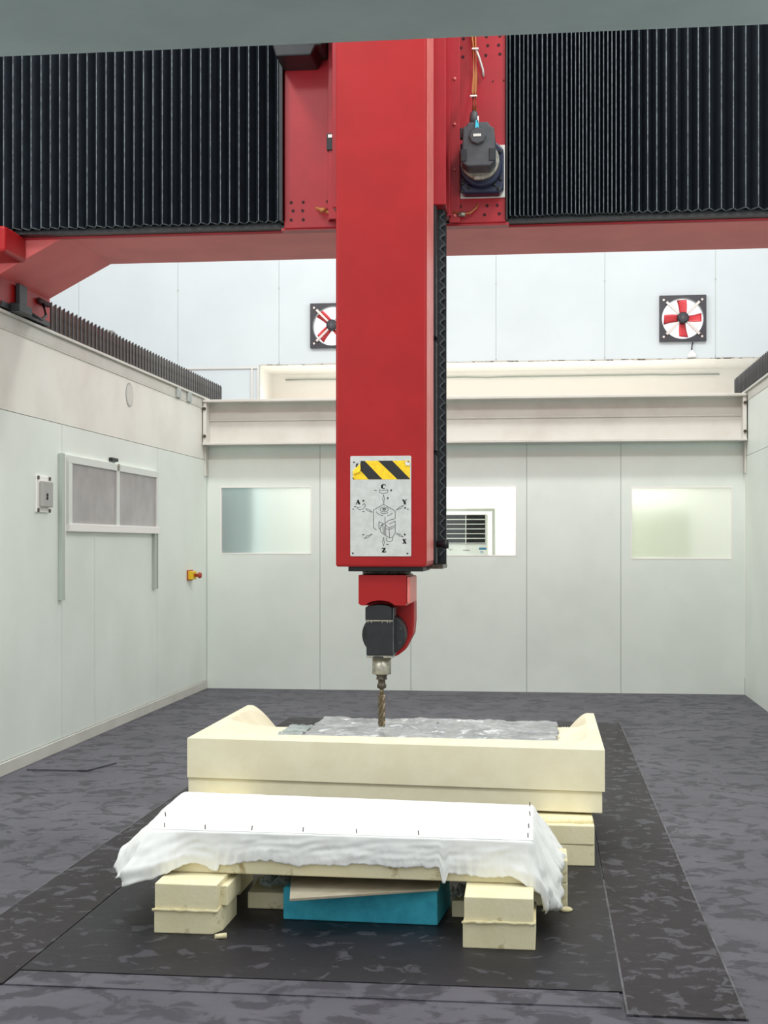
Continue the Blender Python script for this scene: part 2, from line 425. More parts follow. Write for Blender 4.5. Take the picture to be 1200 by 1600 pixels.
# ================================================================== THINGS ON THE LEFT WALL
def wy(y0, y1, d0, d1, z0, z1): return box(XL + d0, XL + d1, y0, y1, z0, z1)
lw = thing('window_4', (XL, 11.65, 1.70), 'sliding two pane window with greyish panes on left wall', 'window'); lw['kind'] = 'structure'
F = .055
MB().box(XL, XL + .03, 10.40, 12.93, 2.235, 2.298).build('top_rail', 'trim_green', lw, bevel=.004)
MB().box(XL, XL + .04, 10.40, 12.93, 1.698, 1.762).build('bottom_rail', 'white', lw, bevel=.004)
MB().box(XL, XL + .03, 10.40, 10.48, 1.762, 2.235).build('stile', 'trim_green', lw, bevel=.004)
MB().box(XL, XL + .03, 12.86, 12.93, 1.762, 2.235).build('stile', 'trim_green', lw, bevel=.004)
MB().box(XL, XL + .03, 11.62, 11.70, 1.762, 2.235).build('mullion', 'trim_green', lw, bevel=.004)
wy(10.48, 11.62, .008, .016, 1.762, 2.235).build('pane', 'frost_left', lw)
wy(11.70, 12.86, .008, .016, 1.762, 2.235).build('pane', 'frost_left', lw)
wy(11.48, 11.66, .0, .03, 2.315, 2.345).build('latch', 'black', lw, bevel=.004)
MB().lathe((XL + .03, 11.66, 2.27), [(.03, 0), (.03, .006)], 'x', 16).build('lock', 'steel', lw)
ch = wy(10.235, 10.30, 0, .035, 1.166, 2.30).build('guide_rail', 'guide', lw, bevel=.003)
wy(10.31, 10.36, 0, .02, 1.20, 2.29).build('guide_lip', 'white', lw, bevel=.003)
wy(12.80, 12.86, 0, .03, 1.17, 1.70).build('guide_rail', 'guide', lw, bevel=.003)
wy(12.88, 12.91, 0, .03, 1.17, 1.70).build('guide_lip', 'seam', lw, bevel=.003)

eb = thing('switch_panel', (XL, 9.885, 1.83), 'small grey switch panel in a white plate left of the window', 'switch')
wy(9.755, 10.02, 0, .015, 1.835, 2.105).build('back_plate', 'white', eb, bevel=.003)
wy(9.80, 9.995, .015, .05, 1.875, 2.065).build('cover', 'grey_box', eb, bevel=.006)
for z in (1.965, 1.94): MB().lathe((XL + .05, 9.865, z), [(.012, 0), (.012, .006)], 'x', 10).build('button', 'ink', eb)
for y in (9.77, 10.005):
    for z in (1.85, 2.09): wy(y - .015, y + .015, .015, .024, z - .014, z + .014).build('corner_clip', 'dark_steel', eb, bevel=.003)

vc = thing('vent_cover', (XL, 12.07, 2.85), 'round pale cover plate high on the left wall', 'cover')
MB().lathe((XL, 12.07, 2.946), [(.108, 0), (.108, .004)], 'x', 32).build('rim', 'seam', vc)
MB().lathe((XL + .001, 12.07, 2.946), [(.096, 0), (.096, .0045)], 'x', 32).build('disc', 'cream', vc)

es = thing('emergency_stop', (XL, 14.2, 1.22), 'yellow emergency stop box with red button on left wall', 'switch')
wy(14.10, 14.30, 0, .055, 1.225, 1.315).build('box', 'yellow', es, bevel=.008)
wy(14.09, 14.31, -.001, .012, 1.215, 1.325).build('base', 'estop_red', es, bevel=.003)
MB().lathe((XL + .05, 14.2, 1.27), [(.018, 0), (.018, .04), (.032, .05), (.032, .07), (.024, .08)], 'x', 16).build('button', 'estop_red', es)

# rail bellows on both walls
def rail_cover(name, xin, xout, y0, n, per, label, amp=.07):
    T = thing(name, ((xin + xout) / 2, y0, 3.212), label, 'cover', 'rail covers on the side walls')
    sg = 1 if xin > xout else -1
    def ring(d, y): return [(xin - sg * d * .9, y, 3.215), (xin - sg * d * .9, y, 3.425 - d * 1.3), (xout + sg * d * .3, y, 3.31 - d * .9), (xout + sg * d * .3, y, 3.215)]
    src = None
    for i in range(n):
        y = y0 + i * per
        if src is None:
            m = MB(); vs = ring(amp, y) + ring(0, y + per / 2) + ring(amp, y + per)
            fs = []
            for j in range(2):
                for k in range(3): fs.append((j * 4 + k, j * 4 + k + 1, j * 4 + k + 5, j * 4 + k + 4))
            src = m.add(vs, fs).build('pleat', 'rail_bellows', T, recalc=False)
            so = src.modifiers.new('s', 'SOLIDIFY'); so.thickness = .003; so.offset = 0
            e0 = box(xin - sg * .004, xin + sg * .003, y + per / 2 - .010, y + per / 2 + .008, 3.217, 3.424).build('binding_or_shade_strip', 'charcoal', src)  # dark crest strip: shading between the pleats put into colour
        else:
            o = share(src, 'pleat', (0, i * per, 0), T); share(e0, 'binding_or_shade_strip', (0, 0, 0), o)
            so = o.modifiers.new('s', 'SOLIDIFY'); so.thickness = .003; so.offset = 0
    ye = y0 + n * per
    MB().box(min(xin, xout), max(xin, xout), ye - .01, ye + .02, 3.245, 3.415).build('end_plate', 'rail_bellows', T, bevel=.004)
    return T
rail_cover('rail_cover', XL + .025, XL - .2, 9.98, 59, .0945, 'dark pleated rail cover along top of the left wall')
rail_cover('rail_cover', XR - .025, XR + .2, 10.0, 59, .0945, 'dark pleated rail cover on top of the right wall')
# grey hose hump behind the left cover
hp = thing('cable_hose', (-3.92, 12.2, 3.212), 'grey arched hose behind the left rail cover', 'hose')
MB().tube([(-3.92, 11.95 + .5 * k / 10, 3.25 + .26 * math.sin(math.pi * k / 10) ** .7) for k in range(11)], .045, 12).build('sleeve', 'rail_bellows', hp)
box(-4.0, -3.84, 11.78, 12.0, 3.212, 3.44).build('support', 'cream', hp, bevel=.01)

# ================================================================== GANTRY BRIDGE
br = thing('gantry_bridge', (-.8, 9.45, 3.21), 'red steel gantry bridge spanning between the side walls', 'gantry')
prof = [(-4.7, 5.3), (-4.7, 3.30), (-3.68, 3.30), (-3.68, 3.42), (-3.187, 3.68), (1.61, 3.68), (2.11, 3.42), (2.11, 3.30), (3.1, 3.30), (3.1, 5.3)]
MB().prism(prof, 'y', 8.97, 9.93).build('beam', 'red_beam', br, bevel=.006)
box(-4.6, -3.672, 9.0, 9.97, 3.235, 3.44).build('foot', 'red', br, bevel=.006)
box(2.1, 3.0, 9.0, 9.95, 3.235, 3.44).build('foot', 'red', br, bevel=.006)
box(-4.6, -3.66, 9.02, 9.93, 3.222, 3.26).build('foot_shoe', 'black', br)
box(-3.6, 3.1, 8.86, 8.97, 3.668, 3.684).build('bellows_track', 'black', br)
box(-3.6, 3.1, 8.955, 8.985, 3.655, 3.69).build('lip', 'red_saddle', br, bevel=.004)
box(-4.7, -3.47, 8.60, 8.97, 3.50, 3.672).build('end_bracket', 'red', br, bevel=.02)
box(-3.72, -1.70, 8.875, 8.965, 3.685, 5.2).build('bellows_backing', 'black', br)
box(-.21, 1.6, 8.875, 8.965, 3.685, 5.2).build('bellows_backing', 'black', br)
# sensor bracket on the foot
sb = thing('limit_switch', (-3.72, 9.3, 3.22), 'black limit switch bracket on the red gantry foot', 'switch')
MB().box(-3.66, -3.63, 9.26, 9.40, 3.25, 3.42).build('upright', 'black', sb, bevel=.004)
MB().box(-3.68, -3.60, 9.18, 9.42, 3.215, 3.275).build('body', 'black', sb, bevel=.006)
MB().tube([(-3.62, 9.42, 3.24), (-3.60, 9.6, 3.22), (-3.61, 9.72, 3.27), (-3.64, 9.74, 3.36)], .012, 8).build('cable', 'black', sb)
MB().box(-3.67, -3.64, 9.68, 9.90, 3.36, 3.40).build('hinge', 'hole', sb, bevel=.01)

# bellows on the bridge
ZB0, ZB1 = 3.70, 5.25
def bridge_bellows(xs, label):
    T = thing('bridge_bellows', ((xs[0] + xs[-1]) / 2, 8.85, ZB0), label, 'bellows', 'bellows on the gantry bridge')
    for i, (a, b) in enumerate(zip(xs[:-1], xs[1:])):
        wd = b - a; c = (a + b) / 2; amp = .028 + .55 * wd
        th = min(.004, wd * .12)
        jz = random.uniform(-.004, .004); yv = 8.86; yc = 8.86 - min(amp, .075)
        prof = [(a, yv), (c, yc), (b, yv), (b, yv + .006), (c, yc + .012), (a, yv + .006)]
        p = MB().prism(prof, 'z', ZB0 + jz, ZB1).build('pleat', 'bellows', T)
        m = MB().box(c - .0028, c + .0028, yc - .003, yc + .003, ZB0 + jz, ZB1)
        zb = ZB0 + jz - .004
        m.prism([(a, yv - .004), (c, yc - .005), (b, yv - .004), (b, yv + .004), (c, yc + .004), (a, yv + .004)], 'z', zb, zb + .007)
        m.build('binding_or_shade_strip', 'bellows_edge', p)
    return T
n = 32
xs = [-3.72 + i * (2.045 / n) + (random.uniform(-.004, .004) if 0 < i < n else 0) for i in range(n + 1)]
bridge_bellows(xs, 'dark pleated bellows left of the red column')
cxs = [258, 265, 280, 300, 316, 330, 347, 362, 382, 400, 418, 436, 455, 472, 490, 505, 520, 533, 546, 560, 575, 592, 607, 622, 638, 652, 668, 685, 703, 728, 757, 790, 822, 858, 897, 937, 972, 1015, 1058, 1100, 1145, 1190, 1235, 1280, 1325]
xs = [-.232 + (c - 258) / 2.308 * .00398 for c in cxs]
bridge_bellows(xs, 'dark bellows bunched tightly right of the red column')

# ================================================================== CARRIAGE
cr = thing('carriage', (-.93, 8.85, 3.63), 'red carriage plates behind the column, drilled with bolt holes', 'carriage')
YP = 8.78
box(-1.665, -1.30, YP, 8.87, 3.64, 5.2).build('plate', 'red_saddle', cr, bevel=.008)
box(-.575, -.232, YP, 8.87, 3.645, 5.2).build('plate', 'red_saddle', cr, bevel=.008)
box(-1.36, -.58, 8.70, 8.87, 3.68, 5.2).build('back_plate', 'red_saddle', cr)
box(-.72, -.592, 8.46, 8.72, 3.69, 5.2).build('guide_housing', 'red_saddle', cr, bevel=.006)
box(-1.30, -1.24, 8.46, 8.72, 3.69, 5.2).build('guide_housing', 'red_saddle', cr, bevel=.006)
box(-.592, -.523, YP - .03, YP, 3.645, 5.2).build('flange_strip', 'red_saddle', cr, bevel=.004)
box(-1.375, -1.335, YP - .03, YP, 3.68, 5.2).build('flange_strip', 'red_saddle', cr, bevel=.004)
box(-1.325, -1.30, YP - .02, YP + .01, 3.66, 5.2).build('gap_strip', 'hole', cr)
box(-1.685, -.215, 8.79, 8.86, 3.632, 3.648).build('wiper', 'red_saddle', cr)
box(-1.69, -1.668, 8.74, 8.87, 3.69, 5.2).build('end_frame', 'black', cr)
box(-.232, -.222, 8.76, 8.87, 3.66, 5.2).build('end_frame', 'black', cr)
m = MB()
for cx, cy in ((455, 315), (474, 315), (512, 315), (458, 328), (473, 328), (513, 328), (455, 342), (474, 342)):
    X = -1.647 + (cx - 448) * .00418; Z = 4.675 - (cy - 108) * .00418
    m.lathe((X, YP - .0015, Z), [(.0105, 0), (.0105, .01)], 'y', 12)
for cx, cy in ((760, 59), (781, 59), (724, 61), (720, 75), (762, 73), (779, 73), (723, 89), (759, 88), (781, 87), (719, 321), (761, 321), (777, 321), (757, 335), (780, 334)):
    X = -.523 + (cx - 719) * .00407; Z = 4.835 - (cy - 58) * .00411
    m.lathe((X, YP - .0015, Z), [(.0105, 0), (.0105, .01)], 'y', 12)
for cx, cy in ((770, 129), (787, 128)):
    X = -.523 + (cx - 719) * .00407; Z = 4.835 - (cy - 58) * .00411
    m.lathe((X, YP - .0015, Z), [(.006, 0), (.006, .01)], 'y', 10)
bh = m.build('bolt_holes', 'hole', cr); bh['kind'] = 'stuff'
for X, zs in ((-1.352, (3.88, 4.06, 4.32)), (-.557, (3.69, 3.98, 4.27, 4.56))):
    for z in zs: MB().lathe((X, YP - .042, z), [(.004, 0), (.010, .004), (.010, .014)], 'y', 10).build('screw', 'red_lit', cr)
# dark housing at top left
mh = thing('cable_housing', (-1.55, 8.6, 4.70), 'black housing at top of the left carriage plate', 'housing')
MB().prism([(-1.70, 4.78), (-1.665, 4.66), (-1.44, 4.66), (-1.41, 4.72), (-1.37, 4.72), (-1.37, 5.2), (-1.70, 5.2)], 'y', 8.50, 8.78).build('body', 'black', mh, bevel=.01)
MB().prism([(-1.475, 4.86), (-1.475, 4.79), (-1.452, 4.735), (-1.430, 4.79), (-1.430, 4.86)], 'y', 8.488, 8.50).build('tag', 'white', mh)
MB().ribbon([(-1.468, 4.79), (-1.45, 4.79)], .004, 8.486).ribbon([(-1.448, 4.765), (-1.44, 4.77)], .006, 8.486).build('tag_marks', 'ink', mh)
# proximity sensor
ps = thing('proximity_sensor', (-1.335, 8.72, 4.1), 'small black sensor with white label left of the column', 'sensor')
box(-1.372, -1.322, 8.69, 8.75, 4.115, 4.225).build('body', 'black', ps, bevel=.006)
box(-1.362, -1.336, 8.686, 8.69, 4.195, 4.215).build('sticker', 'white', ps)
MB().tube([(-1.35, 8.72, 4.225), (-1.342, 8.71, 4.27), (-1.32, 8.70, 4.34), (-1.30, 8.70, 4.42)], .006, 6).build('wire', 'grey_box', ps)
# copper grease nipples
for X, Z, sg, lab in ((-1.45, 3.765, 1, 'copper grease line at the foot of left carriage plate'), (-.51, 3.685, 1, 'copper grease line at the foot of right carriage plate')):
    g = thing('grease_line', (X, YP, Z - .03), lab, 'pipe', 'grease lines on the carriage')
    if X < -1: pts = [(X, YP - .02, Z), (X + .05, YP - .05, Z - .022), (X + .1, YP - .05, Z - .045), (X + .13, YP - .03, Z - .06)]
    else: pts = [(X - .06, YP - .03, Z + .03), (X + .0, YP - .04, Z + .01), (X + .05, YP - .04, Z + .015), (X + .09, YP - .03, Z + .05), (X + .10, YP - .02, Z + .075)]
    MB().tube(pts, .006 if X > -1 else .010, 8).build('pipe', 'copper', g)
    MB().lathe(pts[1], [(.016, -.02), (.016, .02)], 'x', 10).build('fitting', 'steel' if X > -1 else 'copper', g)

# ================================================================== SERVO MOTOR
sm = thing('servo_motor', (-.38, 8.7, 3.80), 'dark grey servo motor with navy gearbox on right carriage plate', 'motor')
box(-.523, -.238, 8.765, 8.78, 3.80, 4.135).build('mount_plate', 'alu', sm, bevel=.004)
MB().prism([(-.515, 3.835), (-.49, 3.805), (-.27, 3.805), (-.245, 3.84), (-.245, 4.08), (-.29, 4.125), (-.515, 4.125)], 'y', 8.66, 8.765).build('gearbox', 'navy', sm, bevel=.01)
MB().lathe((-.385, 8.60, 3.965), [(.125, 0), (.132, .01), (.132, .06)], 'y', 32).build('gearbox_ring', 'navy', sm)
MB().lathe((-.388, 8.56, 3.985), [(.118, 0), (.121, .008), (.121, .05)], 'y', 32).build('clamp_ring', 'steel', sm)
bo = [(-.50, 3.93), (-.49, 3.97), (-.485, 4.14), (-.465, 4.14), (-.455, 4.165), (-.33, 4.165), (-.32, 4.14), (-.295, 4.13), (-.288, 4.07), (-.288, 3.93), (-.32, 3.895), (-.46, 3.895)]
MB().prism([(x, z + .01) for x, z in bo], 'y', 8.40, 8.60).build('body', 'charcoal', sm, bevel=.012, seg=3)
for x0, x1 in ((-.497, -.46), (-.325, -.29)):
    box(x0, x1, 8.393, 8.40, 3.935, 4.01).build('vent', 'black', sm, bevel=.003)
cp = MB().lathe((-.395, 8.375, 4.085), [(.046, 0), (.052, .006), (.052, .03)], 'y', 8, False).build('cap', 'charcoal', sm)
box(-.42, -.372, 8.371, 8.376, 4.078, 4.094).build('cap_mark', 'alu', cp)
MB().lathe((-.42, 8.47, 4.17), [(.028, 0), (.028, .05), (.022, .08), (.012, .092)], 'z', 14).build('connector', 'charcoal', sm)
MB().prism([(-.41, 4.125), (-.385, 4.125), (-.39, 4.18), (-.405, 4.18)], 'y', 8.385, 8.40).build('tag', 'cyan', sm)
box(-.395, -.387, 8.385, 8.392, 4.165, 4.205).build('tie_end', 'white', sm)
box(-.508, -.49, 8.48, 8.52, 4.10, 4.165).build('side_plug', 'black', sm, bevel=.005)
box(-.425, -.365, 8.538, 8.56, 3.858, 3.885).build('clamp_bolt', 'steel', sm, bevel=.005)
for x, z in ((-.505, 3.82), (-.275, 3.83), (-.262, 3.89), (-.262, 4.06), (-.30, 3.855), (-.46, 3.845), (-.50, 3.87)):
    MB().lathe((x, 8.65, z), [(.006, 0), (.012, .001), (.012, .012)], 'y', 10).build('bolt', 'black', sm)
cb = thing('cable_bundle', (-.44, 8.5, 4.25), 'orange motor cables rising from the servo motor', 'cable')
MB().tube([(-.424, 8.47, 4.26), (-.428, 8.52, 4.4), (-.430, 8.70, 4.55), (-.440, 8.73, 4.75), (-.465, 8.74, 4.95)], .009, 8).build('cable', 'copper', cb)
MB().tube([(-.410, 8.47, 4.26), (-.412, 8.52, 4.4), (-.416, 8.70, 4.55), (-.425, 8.73, 4.75), (-.43, 8.74, 4.95)], .008, 8).build('cable', 'copper', cb)
MB().tube([(-.425, 8.72, 4.74), (-.40, 8.73, 4.68), (-.378, 8.75, 4.61), (-.375, 8.76, 4.57)], .008, 8).build('stub', 'alu', cb)
for z, y in ((4.36, 8.5), (4.73, 8.72)): box(-.445, -.403, y - .012, y + .012, z, z + .008).build('cable_tie', 'white', cb)

# ================================================================== RAM COLUMN
rm_ = thing('ram_column', (-.93, 8.15, 1.46), 'tall red vertical column carrying the milling head', 'column')
box(-1.194, -.665, 7.90, 8.40, 1.468, 5.3).build('body', 'red', rm_, bevel=.014, seg=3)
box(-.6652, -.6635, 7.925, 8.395, 1.50, 5.2).build('side_face', 'red_lit', rm_)  # thin strip carrying the side's gloss as a paler colour
box(-1.17, -.672, 8.40, 8.50, 1.47, 5.2).build('rail_seat', 'red_saddle', rm_)
for z0, z1 in ((1.475, 2.145), (2.175, 2.845), (2.875, 3.68)):
    box(-.672, -.650, 8.43, 8.56, z0, z1).build('rail_strip', 'black', rm_, bevel=.003)
box(-1.15, -.68, 8.50, 8.60, 1.47, 5.2).build('rail_back', 'black', rm_)
box(-.68, -.604, 8.66, 8.69, 1.47, 3.7).build('bellows_back', 'black', rm_)
src = None; per = .066
for i in range(33):
    z = 1.53 + i * per
    if src is None:
        src = MB().prism([(-.70, z), (-.642, z), (-.606, z + per / 2), (-.642, z + per), (-.70, z + per)], 'y', 8.585, 8.66).build('pleat', 'black', rm_)
        e0 = MB().ribbon([(-.640, z), (-.609, z + per / 2), (-.640, z + per)], .008, 8.580, .005).build('pleat_edge', 'bellows_edge', src)
    else:
        o = share(src, 'pleat', (0, 0, i * per), rm_); share(e0, 'pleat_edge', (0, 0, 0), o)
box(-1.13, -.69, 7.97, 8.45, 1.44, 1.468).build('bottom_plate', 'black', rm_, bevel=.003)
box(-.70, -.60, 8.30, 8.69, 1.45, 1.474).build('bottom_lip', 'dark_steel', rm_, bevel=.003)
MB().lathe((-.65, 8.45, 1.60), [(.02, 0), (.02, .035), (.028, .045), (.028, .075)], 'x', 12).build('bumper', 'black', rm_)
MB().lathe((-.93, 8.2, 1.415), [(.135, 0), (.145, .006), (.145, .03)], 'z', 32).build('rotary_ring', 'dark_steel', rm_)

# sign on the column
sg = thing('axis_sign', (-.93, 7.895, 1.526), 'grey metal sign with axis diagram below a hazard stripe', 'sign')
YS = 7.9
def SX(c): return -1.109 + (c / 8.89 - 7) * .003726
def SZ(c): return 2.104 - (c / 8.89 - 14) * .003705
def S(*p): return [(SX(a), SZ(b)) for a, b in p]
cr_ = []
x0, x1, z0, z1, rr = SX(66), SX(912), SZ(1505), SZ(112), .008
for cx, cz, a0 in ((x1 - rr, z1 - rr, 0), (x0 + rr, z1 - rr, 90), (x0 + rr, z0 + rr, 180), (x1 - rr, z0 + rr, 270)):
    cr_ += [(cx + rr * math.cos(R(a0 + k * 22.5)), cz + rr * math.sin(R(a0 + k * 22.5))) for k in range(5)]
MB().prism(cr_, 'y', YS - .005, YS).build('plate', 'sign_plate', sg, bevel=.001)
MB().prism(S((105, 180), (895, 180), (895, 440), (105, 440)), 'y', YS - .0056, YS - .005).build('hazard_tape', 'yellow', sg)
ta = MB()
ta.prism(S((213, 180), (268, 180), (515, 438), (322, 438), (197, 300)), 'y', YS - .0063, YS - .0055)
ta.prism(S((455, 180), (650, 180), (895, 432), (895, 438), (722, 438)), 'y', YS - .0063, YS - .0055)
ta.build('tape_stripes', 'tape_black', sg)
MB().prism(S((100, 178), (213, 178), (197, 250), (100, 320)), 'y', YS - .0064, YS - .0055).build('peeled_patch', 'sign_plate', sg)
MB().prism(S((150, 218), (183, 214), (160, 262), (140, 266)), 'y', YS - .0070, YS - .0062).prism(S((100, 405), (128, 438), (112, 438), (100, 425)), 'y', YS - .0070, YS - .0055).build('tape_remnant', 'tape_black', sg)
cu = MB().add([(SX(100), YS - .007, SZ(318)), (SX(205), YS - .007, SZ(222)), (SX(213), YS - .012, SZ(300)), (SX(190), YS - .016, SZ(335)), (SX(108), YS - .013, SZ(370))], [(0, 1, 2, 3, 4)]).build('curled_corner', 'yellow', sg, recalc=False)
cu.modifiers.new('s', 'SOLIDIFY').thickness = .001
cu = MB().add([(SX(825), YS - .007, SZ(190)), (SX(838), YS - .013, SZ(245)), (SX(890), YS - .011, SZ(250)), (SX(893), YS - .007, SZ(200))], [(0, 1, 2, 3)]).build('curled_corner', 'sign_plate', sg, recalc=False)
cu.modifiers.new('s', 'SOLIDIFY').thickness = .001
for a, b in ((118, 198), (872, 198), (102, 1462), (860, 1465)):
    MB().lathe((SX(a), YS - .008, SZ(b)), [(.003, 0), (.0048, .001), (.0048, .004)], 'y', 12).build('rivet', 'black', sg)
dg = MB(); W1 = .0036; yd = YS - .0056
def line(*p, w=W1): dg.ribbon(S(*p), w, yd)
line((530, 785), (690, 875), (690, 985), (640, 995), (590, 1015), (550, 1050), (490, 1075))
line((530, 785), (390, 862), (390, 1105), (430, 1140))
def ell(cx, cy, rx, ry, a0=0, a1=360, n=18, w=W1):
    line(*[(cx + rx * math.cos(R(a0 + (a1 - a0) * k / n)), cy + ry * math.sin(R(a0 + (a1 - a0) * k / n))) for k in range(n + 1)], w=w)
ell(538, 855, 56, 34); ell(538, 852, 24, 15); ell(538, 852, 14, 8)
ell(538, 880, 56, 34, 20, 160)
line((430, 885), (440, 905), (480, 930), (525, 945)); line((580, 945), (620, 930), (655, 905)); line((550, 955), (550, 1050), w=.004)
line((465, 1025), (465, 1110), (480, 1130)); line((465, 1025), (525, 1050), (495, 1090), (480, 1130), (495, 1170), (540, 1205), (540, 1090))
line((520, 1070), (525, 1190), w=.004)
line((550, 1060), (600, 1110), (690, 1080), (690, 1180), (660, 1235), (610, 1250), (555, 1215), (545, 1200))
line((605, 1060), (690, 1015), (690, 1085)); line((555, 1060), (560, 1120), (600, 1135), (680, 1105)); line((605, 1110), (612, 1245)); line((560, 1120), (560, 1210))
line((565, 1250), (568, 1285), (600, 1300), (640, 1295), (655, 1275), (655, 1235))
# C rotation mark
line((468, 580), (475, 620), (530, 634), (585, 620), (590, 580), (560, 590), (500, 592), (468, 580))
line((230, 800), (262, 770), (280, 800), (240, 850), (190, 860), (160, 825), (215, 820))
def arrow(a, b, s=16):
    (ax, ay), (bx, by) = a, b; l = math.hypot(bx - ax, by - ay); ux, uy = (bx - ax) / l, (by - ay) / l; px, py = -uy, ux
    mx, my = ax + (bx - ax) * .45, ay + (by - ay) * .45
    line((ax + px * 6, ay + py * 6), (mx + px * 6, my + py * 6), (mx + px * s, my + py * s), (bx, by), (mx - px * s, my - py * s), (mx - px * 6, my - py * 6), (ax - px * 6, ay - py * 6), w=.003)
arrow((530, 780), (530, 650)); arrow((375, 893), (278, 842)); arrow((705, 865), (808, 800)); arrow((705, 1185), (805, 1238)); arrow((372, 1195), (260, 1260)); arrow((528, 1238), (528, 1365))
dg.build('diagram', 'ink_grey', sg)
lt = MB()
def st(p, w): lt.ribbon(S(*p), w, YS - .0058)
TK, TN = .0105, .0035
# C
st([(530 + 24 * math.cos(R(a)), 537 + 30 * math.sin(R(a))) for a in range(-50, -311, -20)], .006)
st([(510, 515), (508, 560)], TK); st([(556, 508), (556, 530)], TN)
# A
st([(148, 780), (176, 725)], TN); st([(172, 722), (192, 780)], TK); st([(158, 762), (188, 762)], TN); st([(142, 780), (162, 780)], TN); st([(178, 780), (206, 780)], TN)
# Y
st([(800, 722), (824, 758)], TK); st([(843, 722), (824, 758)], TN); st([(824, 752), (824, 782)], TK); st([(787, 722), (815, 722)], TN); st([(832, 722), (855, 722)], TN); st([(808, 783), (840, 783)], TN)
# X
st([(803, 1268), (834, 1325)], TK); st([(836, 1268), (800, 1325)], TN); st([(790, 1266), (818, 1266)], TN); st([(824, 1266), (848, 1266)], TN); st([(790, 1327), (812, 1327)], TN); st([(822, 1327), (848, 1327)], TN)
# Z
st([(508, 1392), (556, 1392)], .005); st([(550, 1392), (518, 1446)], TK); st([(506, 1446), (562, 1446)], .005); st([(509, 1388), (509, 1408)], TN); st([(560, 1430), (560, 1450)], TN)
def plus(x, y, s=16): st([(x - s, y), (x + s, y)], .004); st([(x, y - s), (x, y + s)], .004)
def minus(x, y, s=15): st([(x - s, y), (x + s, y)], .004)
minus(418, 590); plus(634, 590); plus(588, 698, 14); plus(250, 735, 17); minus(135, 815, 14); minus(250, 882); plus(828, 835, 14); plus(824, 1203, 15); minus(248, 1205); minus(584, 1337)
for a, b in ((106, 850), (866, 852)): lt.lathe((SX(a), YS - .0058, SZ(b)), [(.004, 0), (.004, .0008)], 'y', 10)
lt.build('lettering', 'ink', sg)

# ================================================================== MILLING HEAD
hd = thing('milling_head', (-.93, 8.2, .90), 'red swivel head with black spindle under the column', 'spindle')
yk = [(-1.072, 1.418), (-1.072, 1.25), (-1.055, 1.24), (-1.03, 1.24)]
yk += [(-.945 + .085 * math.cos(R(a)), 1.235 + .035 * math.sin(R(a))) for a in range(175, 4, -15)]
yk += [(-.79, 1.24), (-.79, 1.418)]
MB().prism(yk, 'y', 7.99, 8.42).build('yoke', 'red', hd, bevel=.008)
sl = MB().prism([(7.995, 1.25), (8.41, 1.25), (8.41, 1.41), (7.995, 1.41)], 'x', -.7895, -.768).build('yoke_side', 'red_lit', hd, bevel=.008)
ar = [(-1.05, 1.26), (-1.05, 1.07)] + [(-.925 + .128 * math.cos(R(a)), 1.05 + .135 * math.sin(R(a))) for a in range(180, 331, 12)] + [(-.775, 1.06), (-.768, 1.14), (-.768, 1.26)]
MB().prism(ar, 'y', 8.24, 8.42).build('arm', 'red', hd, bevel=.01)
MB().lathe((-.933, 8.06, 1.065), [(.122, 0), (.128, .006), (.128, .18)], 'y', 40).build('pivot_disc', 'black', hd)
for k in range(8):
    a = R(k * 45 + 20)
    MB().lathe((-.933 + .108 * math.cos(a), 8.056, 1.065 + .108 * math.sin(a)), [(.006, 0), (.006, .006)], 'y', 8).build('bolt', 'charcoal', hd)
box(-1.030, -.870, 8.02, 8.17, .945, 1.146).build('spindle_housing', 'black', hd, bevel=.006)
tp = [(-1.036, 1.154), (-.878, 1.154), (-.878, 1.222)] + [(-.957 + .079 * math.cos(R(a)), 1.222 + .022 * math.sin(R(a))) for a in range(15, 166, 15)] + [(-1.036, 1.222)]
MB().prism(tp, 'y', 8.02, 8.17).build('housing_cap', 'black', hd, bevel=.004)
box(-1.036, -.872, 8.016, 8.172, 1.146, 1.154).build('joint_plate', 'steel', hd)
for x in (-1.02, -1.0, -.935, -.905, -.89): box(x - .003, x + .003, 8.014, 8.02, 1.138, 1.145).build('screw', 'steel', hd)
box(-.8735, -.868, 8.02, 8.17, .945, 1.225).build('edge_strip', 'charcoal', hd)
TX, TY = -.948, 8.10
MB().box(-1.030, -.875, 8.025, 8.165, .930, .945).build('base_flange', 'steel', hd, bevel=.003)
box(-.99, -.93, 8.018, 8.03, .932, .940).build('nameplate', 'black', hd)
MB().lathe((TX, TY, .83), [(.054, 0), (.056, .004), (.056, .10)], 'z', 32).build('spindle_nose', 'steel', hd)
tl = thing('end_mill', (TX, TY, .519), 'spiral end mill clamped in a tool holder above the mould', 'tool')
MB().lathe((TX, TY, .743), [(.018, 0), (.027, .006), (.028, .022), (.022, .030), (.021, .052), (.033, .056), (.034, .060), (.030, .063), (.030, .076), (.035, .079), (.035, .085), (.028, .09)], 'z', 24).build('tool_holder', 'dark_steel', tl)
MB().lathe((TX, TY, .70), [(.0125, 0), (.0125, .05)], 'z', 16).build('shank', 'bronze', tl)
m = MB(); nn = 24; rows = 40; vs = []; fs = []
for j in range(rows + 1):
    z = .519 + .19 * j / rows; tw = j / rows * R(330)
    for i in range(nn):
        a = 2 * math.pi * i / nn
        r = .0215 - .0085 * max(0, math.cos(a * 4)) ** .6
        vs.append((TX + r * math.cos(a + tw), TY + r * math.sin(a + tw), z))
for j in range(rows):
    for i in range(nn): fs.append((j * nn + i, j * nn + (i + 1) % nn, (j + 1) * nn + (i + 1) % nn, (j + 1) * nn + i))
fs += [tuple(range(nn)), tuple(rows * nn + i for i in range(nn))]
m.add(vs, fs).build('flutes', 'bronze', tl)

